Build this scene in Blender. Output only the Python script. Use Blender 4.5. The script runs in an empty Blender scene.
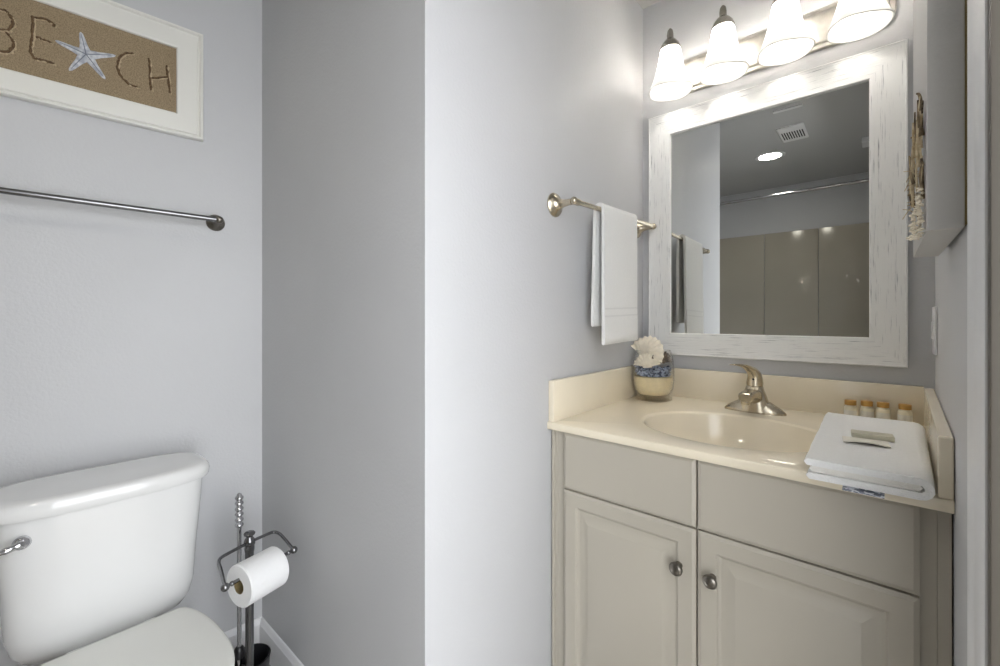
import bpy, bmesh, math, random
from mathutils import Vector, noise
random.seed(7)
PI = math.pi
S = bpy.context.scene
COL = S.collection

# ---------------------------------------------------------------- camera, world, light, exposure
D = 1.736            # mirror wall (y)
X3 = -0.744          # towel wall (x)
Y2 = 0.5975          # nook side wall (y)
CEIL = 2.445
th = math.atan(383 / 434)
cd = bpy.data.cameras.new('camera'); cam = bpy.data.objects.new('camera', cd); COL.objects.link(cam)
cam.location = (0, 0, 1.17); cam.rotation_euler = (PI / 2, 0, th)
cd.sensor_width = 36; cd.lens = 36 * 0.434; cd.shift_y = -0.015; cd.clip_start = 0.01
S.camera = cam
S.view_settings.view_transform = 'Standard'; S.view_settings.look = 'None'
S.view_settings.gamma = 1; S.view_settings.exposure = 1.15; S.view_settings.use_curve_mapping = False
BULB = 34.0          # emission of the four vanity bulbs
SKY = 2.55            # daylight that enters through the open doorway
DOWN = 30.0
w = bpy.data.worlds.new('world'); S.world = w; w.use_nodes = True
w.node_tree.nodes['Background'].inputs[0].default_value = (0.94, 0.965, 1.0, 1)
w.node_tree.nodes['Background'].inputs[1].default_value = SKY

# ---------------------------------------------------------------- materials
def lin(c):
    c = c / 255
    return c / 12.92 if c <= 0.04045 else ((c + 0.055) / 1.055) ** 2.4
def rgb(r, g, b): return (lin(r), lin(g), lin(b), 1)
def mat(name, col, rough=0.5, metal=0.0, var=0.0, vscale=8.0, bump=0.0, bscale=200.0, coat=0.0, stretch=None, col2=None, ramp=None, **kw):
    m = bpy.data.materials.new(name); m.use_nodes = True
    nt = m.node_tree; b = nt.nodes['Principled BSDF']
    b.inputs['Base Color'].default_value = col; b.inputs['Roughness'].default_value = rough
    b.inputs['Metallic'].default_value = metal; b.inputs['Coat Weight'].default_value = coat
    for k, v in kw.items(): b.inputs[k.replace('_', ' ')].default_value = v
    tc = nt.nodes.new('ShaderNodeTexCoord'); mp = nt.nodes.new('ShaderNodeMapping')
    nt.links.new(tc.outputs['Object'], mp.inputs[0])
    if stretch: mp.inputs['Scale'].default_value = stretch
    if var or col2:
        n = nt.nodes.new('ShaderNodeTexNoise'); n.inputs['Scale'].default_value = vscale; n.inputs['Detail'].default_value = 6
        nt.links.new(mp.outputs[0], n.inputs[0])
        r = nt.nodes.new('ShaderNodeValToRGB')
        c2 = col2 or tuple([x * (1 - var) for x in col[:3]] + [1])
        a, z = ramp or (0.35, 0.65)
        r.color_ramp.elements[0].position = a; r.color_ramp.elements[0].color = c2
        r.color_ramp.elements[1].position = z; r.color_ramp.elements[1].color = col
        nt.links.new(n.outputs[0], r.inputs[0]); nt.links.new(r.outputs[0], b.inputs['Base Color'])
    if bump:
        n = nt.nodes.new('ShaderNodeTexNoise'); n.inputs['Scale'].default_value = bscale; n.inputs['Detail'].default_value = 3
        nt.links.new(mp.outputs[0], n.inputs[0])
        bp = nt.nodes.new('ShaderNodeBump'); bp.inputs['Strength'].default_value = bump; bp.inputs['Distance'].default_value = 0.002
        nt.links.new(n.outputs[0], bp.inputs['Height']); nt.links.new(bp.outputs[0], b.inputs['Normal'])
    return m
def emit(name, col, s):
    m = bpy.data.materials.new(name); m.use_nodes = True; b = m.node_tree.nodes['Principled BSDF']
    b.inputs['Base Color'].default_value = col; b.inputs['Emission Color'].default_value = col; b.inputs['Emission Strength'].default_value = s
    return m
M = {}
M['wall'] = mat('wall_paint', (0.575, 0.578, 0.588, 1), 0.5, bump=0.35, bscale=130, var=0.03, vscale=3)
M['ceil'] = mat('ceiling_paint', (0.50, 0.50, 0.49, 1), 0.7, bump=0.2, bscale=90)
M['trim'] = mat('trim_paint', (0.80, 0.80, 0.81, 1), 0.3, var=0.03)
M['jamb'] = mat('dark_taupe', (0.075, 0.066, 0.052, 1), 0.4, var=0.03)  # jamb face in dark taupe, much darker than the other trim
M['floor'] = mat('floor_tile', (0.32, 0.29, 0.25, 1), 0.4, var=0.2, vscale=5)
M['surround'] = mat('tub_surround', (0.46, 0.42, 0.35, 1), 0.16, var=0.06, vscale=2, bump=0.25, bscale=12)
M['porcelain'] = mat('porcelain', (0.80, 0.80, 0.79, 1), 0.09, coat=0.4, var=0.015)
M['seat'] = mat('seat_plastic', (0.76, 0.76, 0.72, 1), 0.22, var=0.01)
M['chrome'] = mat('chrome', (0.62, 0.62, 0.64, 1), 0.14, 1.0, var=0.1, vscale=30)
M['nickel'] = mat('brushed_nickel', (0.66, 0.63, 0.58, 1), 0.45, 1.0, var=0.12, vscale=60)
M['capnickel'] = mat('cap_nickel', (0.42, 0.395, 0.35, 1), 0.25, 1.0, var=0.15, vscale=60)
M['bronze_nickel'] = mat('champagne_nickel', (0.62, 0.55, 0.43, 1), 0.27, 1.0, var=0.12, vscale=60)
M['pewter'] = mat('dark_pewter', (0.26, 0.24, 0.21, 1), 0.3, 1.0, var=0.3, vscale=90)
M['greymetal'] = mat('satin_grey_metal', (0.24, 0.24, 0.245, 1), 0.22, 1.0, var=0.1, vscale=50)
M['paper'] = mat('tissue_paper', (0.84, 0.84, 0.84, 1), 0.9, bump=0.5, bscale=160)
M['card'] = mat('cardboard_tube', rgb(120, 105, 70), 0.9, var=0.15)
M['black'] = mat('black_plastic', (0.012, 0.012, 0.014, 1), 0.3, var=0.2)
M['clear'] = mat('clear_acrylic', (0.85, 0.86, 0.88, 1), 0.10, var=0.01, Transmission_Weight=0.25)
M['cabinet'] = mat('cabinet_thermofoil', (0.475, 0.44, 0.37, 1), 0.36, var=0.03, vscale=4)
M['marble'] = mat('cultured_marble', (0.88, 0.795, 0.63, 1), 0.14, var=0.07, vscale=5, coat=0.2)
M['towel'] = mat('white_terry', (0.90, 0.90, 0.885, 1), 0.95, bump=1.0, bscale=420, var=0.03, vscale=150)
M['terryband'] = mat('towel_border', (0.80, 0.80, 0.79, 1), 0.8, bump=0.6, bscale=300)
M['towelcream'] = mat('cream_towel', (0.87, 0.85, 0.80, 1), 0.95, bump=0.8, bscale=420, var=0.04, vscale=90)
M['tag'] = mat('blue_tag', rgb(120, 124, 138), 0.7, col2=rgb(225, 228, 235), vscale=120, ramp=(0.45, 0.5), stretch=(1, 1, 6))
M['soap'] = mat('wrapped_soap', rgb(212, 208, 188), 0.45, var=0.12, vscale=70)
M['frame'] = mat('white_frame', (0.78, 0.77, 0.72, 1), 0.38, var=0.02)
M['sand'] = mat('sand_print', rgb(170, 150, 120), 0.75, col2=rgb(118, 102, 78), vscale=420, ramp=(0.25, 0.75), bump=0.5, bscale=700)
M['groove'] = mat('sand_groove', rgb(66, 46, 34), 0.9, col2=rgb(110, 88, 62), vscale=220, ramp=(0.4, 0.7))
M['ridge'] = mat('sand_ridge', rgb(196, 176, 144), 0.9, var=0.25, vscale=220)
M['starfish'] = mat('pale_starfish', rgb(212, 214, 218), 0.7, col2=rgb(168, 172, 182), vscale=90, ramp=(0.4, 0.65))
M['starvein'] = mat('starfish_vein', rgb(130, 134, 146), 0.8, var=0.15)
M['mirror'] = mat('mirror_silver', (0.66, 0.67, 0.655, 1), 0.0, 1.0)
M['wick'] = mat('raw_wood', rgb(128, 112, 70), 0.7, var=0.25, vscale=12, stretch=(1, 1, .2))
M['artside'] = mat('painted_box', (0.56, 0.55, 0.53, 1), 0.5, bump=0.2, bscale=150)
M['driftwood'] = mat('driftwood', rgb(150, 132, 104), 0.9, col2=rgb(58, 46, 36), vscale=60, ramp=(0.35, 0.6))
M['twigpale'] = mat('pale_twig', rgb(214, 200, 168), 0.9, col2=rgb(150, 122, 78), vscale=70, ramp=(0.3, 0.6))
M['shellwhite'] = mat('white_shell', rgb(246, 236, 216), 0.5, var=0.12, vscale=60, bump=0.4, bscale=160)
M['shellbrown'] = mat('brown_shell', rgb(130, 112, 92), 0.5, col2=rgb(62, 52, 44), vscale=80)
M['gravel'] = mat('blue_gravel', rgb(176, 186, 206), 0.3, col2=rgb(40, 50, 74), vscale=110, ramp=(0.42, 0.56))
M['jarsand'] = mat('cream_sand', rgb(240, 224, 186), 0.9, var=0.08, vscale=60, bump=0.5, bscale=500)
M['lotion'] = mat('cream_lotion', rgb(250, 242, 218), 0.3, var=0.02, Transmission_Weight=0.1)
M['goldcap'] = mat('amber_cap', rgb(206, 160, 88), 0.3, 0.3, var=0.1)
M['label'] = mat('pale_label', rgb(240, 236, 224), 0.5, var=0.02)
M['bottleplastic'] = mat('clear_plastic', (0.95, 0.93, 0.86, 1), 0.08, var=0.01, Transmission_Weight=0.85)
M['bulb'] = emit('bulb_glow', (1.0, 0.955, 0.90, 1), BULB)
M['downlight'] = emit('downlight_glow', (1.0, 0.95, 0.82, 1), DOWN)
M['dark'] = mat('dark_recess', (0.03, 0.03, 0.03, 1), 0.8, var=0.1)
# distressed white wood, grain along local X or Z
def distressed(name, st):
    m = bpy.data.materials.new(name); m.use_nodes = True; nt = m.node_tree; b = nt.nodes['Principled BSDF']
    b.inputs['Roughness'].default_value = 0.55
    tc = nt.nodes.new('ShaderNodeTexCoord'); mp = nt.nodes.new('ShaderNodeMapping'); mp.inputs['Scale'].default_value = st
    nt.links.new(tc.outputs['Object'], mp.inputs[0])
    n = nt.nodes.new('ShaderNodeTexNoise'); n.inputs['Scale'].default_value = 5; n.inputs['Detail'].default_value = 8; n.inputs['Roughness'].default_value = 0.62
    nt.links.new(mp.outputs[0], n.inputs[0])
    r = nt.nodes.new('ShaderNodeValToRGB'); e = r.color_ramp.elements
    e[0].position = 0.27; e[0].color = rgb(120, 120, 123); e[1].position = 0.43; e[1].color = rgb(240, 240, 238)
    k = e.new(0.36); k.color = rgb(212, 212, 212)
    nt.links.new(n.outputs[0], r.inputs[0]); nt.links.new(r.outputs[0], b.inputs['Base Color'])
    bp = nt.nodes.new('ShaderNodeBump'); bp.inputs['Strength'].default_value = 0.5; bp.inputs['Distance'].default_value = 0.003
    nt.links.new(n.outputs[0], bp.inputs['Height']); nt.links.new(bp.outputs[0], b.inputs['Normal'])
    return m
M['dist_h'] = distressed('whitewashed_wood_across', (2.2, 55, 55))
M['dist_v'] = distressed('whitewashed_wood_upright', (55, 55, 2.2))
def glassmat(name, col, rough=0.0):
    m = bpy.data.materials.new(name); m.use_nodes = True; nt = m.node_tree
    for n in list(nt.nodes):
        if n.type == 'BSDF_PRINCIPLED': nt.nodes.remove(n)
    out = [n for n in nt.nodes if n.type == 'OUTPUT_MATERIAL'][0]
    g = nt.nodes.new('ShaderNodeBsdfGlossy'); g.inputs['Roughness'].default_value = 0.03
    t = nt.nodes.new('ShaderNodeBsdfTransparent'); t.inputs[0].default_value = col
    lw = nt.nodes.new('ShaderNodeLayerWeight'); lw.inputs[0].default_value = 0.5; fr = nt.nodes.new('ShaderNodeMath'); fr.operation = 'POWER'; fr.inputs[1].default_value = 2.6; nt.links.new(lw.outputs['Facing'], fr.inputs[0])
    mx = nt.nodes.new('ShaderNodeMixShader')
    nt.links.new(fr.outputs[0], mx.inputs[0]); nt.links.new(t.outputs[0], mx.inputs[1]); nt.links.new(g.outputs[0], mx.inputs[2])
    nt.links.new(mx.outputs[0], out.inputs[0]); return m
M['jarglass'] = glassmat('jar_glass', (0.985, 0.985, 0.98, 1))
def shademat():
    m = bpy.data.materials.new('frosted_shade_glass'); m.use_nodes = True; nt = m.node_tree
    for n in list(nt.nodes):
        if n.type == 'BSDF_PRINCIPLED': nt.nodes.remove(n)
    out = [n for n in nt.nodes if n.type == 'OUTPUT_MATERIAL'][0]
    tc = nt.nodes.new('ShaderNodeTexCoord'); no = nt.nodes.new('ShaderNodeTexNoise'); no.inputs['Scale'].default_value = 14; no.inputs['Distortion'].default_value = 1.5
    nt.links.new(tc.outputs['Object'], no.inputs[0])
    r = nt.nodes.new('ShaderNodeValToRGB'); r.color_ramp.elements[0].color = (.66, .655, .64, 1); r.color_ramp.elements[1].color = (.84, .835, .82, 1)
    nt.links.new(no.outputs[0], r.inputs[0])
    t = nt.nodes.new('ShaderNodeBsdfTranslucent'); d = nt.nodes.new('ShaderNodeBsdfDiffuse'); g = nt.nodes.new('ShaderNodeBsdfGlossy')
    g.inputs['Roughness'].default_value = 0.15
    nt.links.new(r.outputs[0], t.inputs[0]); nt.links.new(r.outputs[0], d.inputs[0])
    m1 = nt.nodes.new('ShaderNodeMixShader'); m1.inputs[0].default_value = 0.5
    nt.links.new(t.outputs[0], m1.inputs[1]); nt.links.new(d.outputs[0], m1.inputs[2])
    m2 = nt.nodes.new('ShaderNodeMixShader'); m2.inputs[0].default_value = 0.06
    nt.links.new(m1.outputs[0], m2.inputs[1]); nt.links.new(g.outputs[0], m2.inputs[2])
    nt.links.new(m2.outputs[0], out.inputs[0]); return m
M['shade'] = shademat()

# ---------------------------------------------------------------- mesh helpers
class MB:
    def __init__(s): s.v = []; s.f = []
    def add(s, vs, fs):
        o = len(s.v); s.v += [tuple(p) for p in vs]; s.f += [tuple(i + o for i in f) for f in fs]; return s
    def box(s, x0, x1, y0, y1, z0, z1, b=0.0):
        bm = bmesh.new(); bmesh.ops.create_cube(bm, size=1)
        for v in bm.verts: v.co = Vector(((x0 + x1) / 2 + v.co.x * (x1 - x0), (y0 + y1) / 2 + v.co.y * (y1 - y0), (z0 + z1) / 2 + v.co.z * (z1 - z0)))
        if b: bmesh.ops.bevel(bm, geom=bm.edges[:], offset=b, segments=2, affect='EDGES', profile=0.6)
        return s.bm(bm)
    def bm(s, bm, fn=None):
        bm.verts.index_update()
        s.add([fn(v.co) if fn else v.co.copy() for v in bm.verts], [[v.index for v in f.verts] for f in bm.faces]); bm.free(); return s
    def loft(s, rings, cap0=True, cap1=True, closed=True):
        n = len(rings[0]); vs = [p for r in rings for p in r]; fs = []
        for i in range(len(rings) - 1):
            for j in range(n if closed else n - 1):
                k = (j + 1) % n
                fs.append((i * n + j, i * n + k, (i + 1) * n + k, (i + 1) * n + j))
        if cap0: fs.append(tuple(range(n))[::-1])
        if cap1: fs.append(tuple((len(rings) - 1) * n + j for j in range(n)))
        return s.add(vs, fs)
    def lathe(s, prof, c=(0, 0, 0), n=32, fr=None, cap0=False, cap1=False, squash=(1, 1)):
        # prof = (radius, height) pairs; fr = (u, v, axis) vectors
        u, v, a = fr or (Vector((1, 0, 0)), Vector((0, 1, 0)), Vector((0, 0, 1))); c = Vector(c)
        rings = [[c + u * (r * squash[0] * math.cos(2 * PI * j / n)) + v * (r * squash[1] * math.sin(2 * PI * j / n)) + a * h for j in range(n)] for r, h in prof]
        return s.loft(rings, cap0, cap1)
    def tube(s, pts, r, n=12, cap=True):
        pts = [Vector(p) for p in pts]; rr = r if isinstance(r, (list, tuple)) else [r] * len(pts)
        rings = []; up = None
        for i, p in enumerate(pts):
            t = (pts[min(i + 1, len(pts) - 1)] - pts[max(i - 1, 0)]).normalized()
            if up is None: up = t.orthogonal().normalized()
            up = (up - t * up.dot(t)).normalized(); w_ = t.cross(up)
            rings.append([p + (up * math.cos(2 * PI * j / n) + w_ * math.sin(2 * PI * j / n)) * rr[i] for j in range(n)])
        return s.loft(rings, cap, cap)
    def ball(s, c, r, n=16, sc=(1, 1, 1)):
        bm = bmesh.new(); bmesh.ops.create_uvsphere(bm, u_segments=n, v_segments=max(6, n * 2 // 3), radius=r)
        c = Vector(c); return s.bm(bm, lambda p: Vector((p.x * sc[0], p.y * sc[1], p.z * sc[2])) + c)
    def ico(s, c, r, sc=(1, 1, 1), jit=0.0):
        bm = bmesh.new(); bmesh.ops.create_icosphere(bm, subdivisions=1, radius=r)
        c = Vector(c); return s.bm(bm, lambda p: Vector((p.x * sc[0], p.y * sc[1], p.z * sc[2])) * (1 + random.uniform(-jit, jit)) + c)
    def nested(s, P, u0, u1, v0, v1, prof, cap=True):
        # nested rectangles: prof = (inset, depth)
        rings = [[P(u0 + i, v0 + i, d), P(u1 - i, v0 + i, d), P(u1 - i, v1 - i, d), P(u0 + i, v1 - i, d)] for i, d in prof]
        return s.loft(rings, False, cap)
    def build(s, name, m, parent=None, smooth=40, bevel=0, sub=0):
        me = bpy.data.meshes.new(name); off = parent_world(parent) if parent else Vector((0, 0, 0))
        me.from_pydata([tuple(Vector(p) - off) for p in s.v], [], s.f); me.update()
        bm = bmesh.new(); bm.from_mesh(me); bmesh.ops.recalc_face_normals(bm, faces=bm.faces[:]); bm.to_mesh(me); bm.free()
        if smooth:
            for p in me.polygons: p.use_smooth = True
            me.set_sharp_from_angle(angle=math.radians(smooth))
        me.materials.append(M[m] if isinstance(m, str) else m)
        o = bpy.data.objects.new(name, me); COL.objects.link(o)
        if parent: o.parent = parent
        if bevel:
            b = o.modifiers.new('bevel', 'BEVEL'); b.width = bevel; b.segments = 2; b.limit_method = 'ANGLE'; b.angle_limit = math.radians(50)
        if sub:
            b = o.modifiers.new('sub', 'SUBSURF'); b.levels = sub; b.render_levels = sub
        return o
def parent_world(p):
    v = Vector(p.location)
    while p.parent: p = p.parent; v += Vector(p.location)
    return v
def thing(name, label, cat, loc=(0, 0, 0), group=None):
    o = bpy.data.objects.new(name, None); COL.objects.link(o); o.location = loc; o.empty_display_size = 0.05
    o['label'] = label; o['category'] = cat
    if group: o['group'] = group
    return o
def tag(o, label, cat, group=None):
    o['label'] = label; o['category'] = cat
    if group: o['group'] = group
    return o
def struct(name, mb, m, **k):
    o = mb.build(name, m, **k); o['kind'] = 'structure'; return o
def dup(root, delta, label):
    r = root.copy(); COL.objects.link(r); r.location = Vector(root.location) + Vector(delta); r['label'] = label
    def rec(src, dst):
        for ch in list(src.children):
            if ch.name in made: continue
            c = ch.copy(); COL.objects.link(c); made.add(c.name); c.parent = dst
            rec(ch, c)
    made = set(); rec(root, r); return r
def bez(pts, n=8):
    # Catmull-Rom through points
    P = [Vector(p) for p in pts]; out = []
    for i in range(len(P) - 1):
        a = P[max(i - 1, 0)]; b = P[i]; c = P[i + 1]; d = P[min(i + 2, len(P) - 1)]
        for k in range(n):
            t = k / n
            out.append(0.5 * ((2 * b) + (c - a) * t + (2 * a - 5 * b + 4 * c - d) * t * t + (3 * b - a - 3 * c + d) * t ** 3))
    out.append(P[-1]); return out
def arc(cx, cy, r, a0, a1, n=8):
    return [(cx + r * math.cos(a0 + (a1 - a0) * i / n), cy + r * math.sin(a0 + (a1 - a0) * i / n)) for i in range(n + 1)]
def ribbon(path, t):
    # closed outline of a strip of thickness t around a 2-D path, with round ends
    P = [Vector((p[0], p[1])) for p in path]; L = []; Rr = []
    for i, p in enumerate(P):
        d = (P[min(i + 1, len(P) - 1)] - P[max(i - 1, 0)]).normalized(); n_ = Vector((-d.y, d.x)); L.append(p + n_ * t / 2); Rr.append(p - n_ * t / 2)
    d0 = (P[0] - P[1]).normalized(); d1 = (P[-1] - P[-2]).normalized()
    return L + [P[-1] + d1 * t * 0.4] + Rr[::-1] + [P[0] + d0 * t * 0.4]
def extrude_y(outline, y0, y1, n, fn=None):
    rings = []
    for i in range(n + 1):
        y = y0 + (y1 - y0) * i / n
        e = min(i, n - i); sh = {0: 0.0, 1: 0.75}.get(e, 1.0)
        r = []
        for q in outline:
            p = Vector((q.x, y, q.y)); r.append(fn(p, sh) if fn else p)
        rings.append(r)
    return rings

# wall with the toilet: point c, direction wv (towards the corner), normal nv (into the room)
C1 = Vector((-1.656, 0.5975, 0)); WV = Vector((0.0965, 0.9953, 0)); NV = Vector((0.9953, -0.0965, 0))
def W1(s_, z, off=0.0): return C1 + WV * s_ + NV * off + Vector((0, 0, z))
X5 = lambda y: 0.0605 + 0.0287 * y          # right wall, slightly out of square

# ---------------------------------------------------------------- room
BACK = -1.504
def slab(pts, z0, z1):
    return MB().loft([[Vector((x, y, z0)) for x, y in pts], [Vector((x, y, z1)) for x, y in pts]])
struct('floor', MB().box(-2.1, 1.6, BACK - .2, D + .2, -0.1, 0), 'floor', smooth=0)
struct('ceiling', MB().box(-2.1, 0.5, BACK - .2, D + .2, CEIL, CEIL + .1), 'ceil', smooth=0)
a = W1(0.0, 0); b_ = W1(-2.12, 0)
struct('wall_left', slab([(a.x, a.y), (b_.x, b_.y), (b_.x - .12, b_.y), (a.x - .12, a.y)], 0, CEIL), 'wall', smooth=0)
struct('wall_nook', slab([(a.x - .12, Y2), (X3, Y2), (X3, Y2 + .12), (a.x - .12, Y2 + .12)], 0, CEIL), 'wall', smooth=0)
struct('wall_towel', slab([(X3 - .12, Y2 + .12), (X3, Y2 + .12), (X3, D), (X3 - .12, D)], 0, CEIL), 'wall', smooth=0)
struct('wall_mirror', slab([(X3 - .12, D), (.35, D), (.35, D + .12), (X3 - .12, D + .12)], 0, CEIL), 'wall', smooth=0)
DJ0, DJ1, DH = -0.22, 0.66, 2.05
T = 0.12
struct('wall_right', slab([(X5(DJ1), DJ1), (X5(D), D), (X5(D) + T, D), (X5(DJ1) + T, DJ1)], 0, CEIL)
       .add(*(lambda m: (m.v, m.f))(slab([(X5(BACK), BACK), (X5(DJ0), DJ0), (X5(DJ0) + T, DJ0), (X5(BACK) + T, BACK)], 0, CEIL)))
       .add(*(lambda m: (m.v, m.f))(slab([(X5(DJ0), DJ0), (X5(DJ1), DJ1), (X5(DJ1) + T, DJ1), (X5(DJ0) + T, DJ0)], DH, CEIL))), 'wall', smooth=0)
struct('wall_tub', MB().box(-2.0, .2, BACK - .12, BACK, 0, CEIL), 'wall', smooth=0)
# door casing of the doorway beside the camera: moulded profile
def casing(y_in, y_out):
    sgn = 1 if y_out > y_in else -1; wd = abs(y_out - y_in)
    X = lambda t, d: (X5(y_in + sgn * t) - d, y_in + sgn * t)
    prof = [(0, 0), (0, .0015), (.008, .004), (.030, .0055), (.050, .0055), (.055, .0075), (.061, .0055), (.067, .008), (wd - .004, .008), (wd, .006), (wd, 0)]
    return slab([X(t, d) for t, d in prof], 0, DH + .1)
struct('trim_1', casing(DJ1, DJ1 + .085), 'trim', smooth=25)
struct('trim_2', casing(DJ0, DJ0 - .085), 'trim', smooth=25)
struct('trim_3', MB().box(X5(.2) - .006, X5(.2) + .02, DJ0, DJ1, DH, DH + .1, .003), 'trim')
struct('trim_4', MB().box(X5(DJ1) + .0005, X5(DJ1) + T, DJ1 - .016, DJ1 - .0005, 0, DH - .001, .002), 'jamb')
# baseboards
bprof = [(0, 0), (.013, 0), (.013, .082), (.0115, .088), (.0115, .091), (.009, .095), (.0075, .101), (.004, .108), (0, .110)]
struct('baseboard_left', MB().loft([[W1(s_, z, .0002 + d) for d, z in bprof] for s_ in (-2.1, 0)]), 'trim', smooth=25)
struct('baseboard_nook', MB().loft([[Vector((x, Y2 - .0002 - d, z)) for d, z in bprof] for x in (-1.655, X3 + .012)]), 'trim', smooth=25)
struct('baseboard_towel', MB().loft([[Vector((X3 + .0002 + d, y, z)) for d, z in bprof] for y in (Y2 - .012, 1.07)]), 'trim', smooth=25)

# tub surround: three glossy panels
sr = thing('tub_surround', 'beige glossy tub surround panels seen in the mirror', 'tub surround', (-.8, BACK + .001, 0))
for x0, x1, dd in ((-1.95, -.883, .012), (-.879, -.449, .012), (-.445, .0, .02)):
    MB().box(x0, x1, BACK + .0005, BACK + dd, .45, 2.0, .003).build('panel', 'surround', sr)
MB().tube([(-1.79, -.75, 2.19), (.035, -.75, 2.19)], .0125, 16).build('shower_rod', 'chrome')
tag(bpy.data.objects['shower_rod'], 'straight chrome shower rod seen high in the mirror', 'shower rod')
# ceiling fixtures
dl = thing('recessed_light', 'round recessed ceiling light glowing in the mirror', 'ceiling light', (-.667, -.507, CEIL))
MB().lathe([(.103, 0), (.103, -.004), (.095, -.008), (.078, -.006), (.076, .0)], (-.667, -.507, CEIL - .0003), 40).build('trim_ring', 'trim', dl)
MB().lathe([(.001, -.002), (.074, -.002), (.074, -.0005)], (-.667, -.507, CEIL - .0003), 40).build('diffuser', 'downlight', dl)
vt = thing('ceiling_vent', 'white ceiling exhaust vent with dark slots seen in the mirror', 'vent', (-.466, -.11, CEIL))
MB().nested(lambda u, v, d: Vector((u, v, CEIL - .0003 - d)), -.543, -.389, -.25, .035, [(0, 0), (0, .006), (.008, .012), (.03, .012)]).build('grille', 'trim', vt, smooth=0)
sl = MB()
for k in range(9): sl.box(-.525 + k * .0145, -.518 + k * .0145, -.19, -.05, CEIL - .0135, CEIL - .0122)
sl.build('slots', 'dark', vt, smooth=0)
tag(MB().box(-.51, -.359, .322, .345, CEIL - .012, CEIL - .0005, .002).build('ceiling_strip', 'trim'), 'thin white strip on the ceiling near the mirror top', 'ceiling plate')
tag(MB().box(-.113, -.03, -.668, -.53, CEIL - .035, CEIL - .0005, .006).build('smoke_alarm', 'trim'), 'small white box on the ceiling at right of the mirror view', 'alarm')

# ---------------------------------------------------------------- beach picture
pic = thing('framed_picture', 'white framed BEACH sand picture with starfish on the left wall', 'picture', W1(-.457, 1.746, .004))
s0, s1, z0, z1 = -.738, -.177, 1.746, 2.090
PW = lambda u, v, d: W1(u, v, d)
MB().nested(PW, s0, s1, z0, z1, [(0, .001), (0, .018), (.002, .022), (.006, .023), (.009, .021), (.010, .014), (.013, .013), (.016, .0165), (.020, .0175), (.060, .0135), (.066, .0145), (.069, .013), (.070, .006)], cap=False).build('frame', 'frame', pic, smooth=20)
MB().nested(PW, s0 + .004, s1 - .004, z0 + .004, z1 - .004, [(0, .0012), (0, .0055)]).build('sand_print', 'sand', pic, smooth=0)
ZP = .0055
def stroke(pts, parent=pic):
    P3 = bez([W1(s_, z, ZP) for s_, z in pts], 5)
    P3 = [p + WV * random.uniform(-.0012, .0012) + Vector((0, 0, random.uniform(-.0012, .0012))) for p in P3]
    n = len(P3)
    return P3
def letter(name, strokes):
    g = MB(); r_ = MB()
    for st in strokes:
        P3 = stroke(st); n = len(P3)
        rad = [.0034 * random.uniform(.7, 1.25) for _ in P3]
        g.tube(P3, rad, 6)
        r_.tube([p + Vector((0, 0, -.0032)) + WV * .0036 for p in P3], [.0022 * random.uniform(.3, 1.5) for _ in P3], 5)
    o = g.build(name, 'groove', pic); r_.build('sand_ridge', 'ridge', o)
letter('letter_b', [[(-.655, 1.972), (-.658, 1.93), (-.660, 1.90), (-.657, 1.862)],
                    [(-.665, 1.965), (-.640, 1.972), (-.613, 1.967), (-.604, 1.967), (-.595, 1.958), (-.592, 1.943), (-.596, 1.927), (-.606, 1.917), (-.64, 1.914)],
                    [(-.606, 1.914), (-.595, 1.903), (-.59, 1.888), (-.595, 1.87), (-.606, 1.86), (-.64, 1.857), (-.66, 1.862)]])
letter('letter_e', [[(-.516, 1.966), (-.519, 1.976), (-.537, 1.98), (-.558, 1.972)], [(-.556, 1.976), (-.555, 1.953), (-.557, 1.924), (-.56, 1.897), (-.559, 1.876), (-.551, 1.865), (-.537, 1.867), (-.516, 1.866)],
                    [(-.549, 1.925), (-.537, 1.922), (-.523, 1.921)]])
letter('letter_c', [[(-.352, 1.962), (-.367, 1.957), (-.382, 1.936), (-.386, 1.904), (-.374, 1.879), (-.357, 1.866), (-.34, 1.865)]])
letter('letter_h', [[(-.315, 1.963), (-.312, 1.934), (-.312, 1.899), (-.308, 1.866)], [(-.31, 1.904), (-.271, 1.922)], [(-.271, 1.957), (-.268, 1.923), (-.263, 1.876)]])
sf = MB(); cn = (-.453, 1.916); tips = [(-.464, 1.976), (-.514, 1.930), (-.487, 1.858), (-.413, 1.862), (-.390, 1.940)]
vein = MB()
cs, cz = cn
for tx, tz in tips:
    dx, dz = tx - cs, tz - cz; L = math.hypot(dx, dz); dx /= L; dz /= L; px, pz = -dz, dx
    rings = []
    for k, (f, hw, h) in enumerate([(-.12, .004, .002), (.0, .013, .005), (.2, .0125, .005), (.45, .0085, .0045), (.75, .0062, .0035), (.93, .0042, .0025), (1.0, .001, .001)]):
        q = (cs + dx * L * f, cz + dz * L * f)
        rings.append([W1(q[0] + px * hw * c_, q[1] + pz * hw * c_, ZP - .0005 + max(0, s_) * h) for c_, s_ in [(math.cos(t), math.sin(t)) for t in [PI * i / 6 for i in range(7)]]] + [W1(q[0], q[1], ZP - .001)])
    sf.loft(rings)
    vein.tube([W1(cs + dx * L * f, cz + dz * L * f, ZP + h) for f, h in ((0, .0048), (.3, .0046), (.6, .0036), (.9, .0022))], [.0013, .0012, .001, .0006], 6)
st_ = sf.build('starfish', 'starfish', pic); vein.build('arm_ridges', 'starvein', st_)

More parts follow.
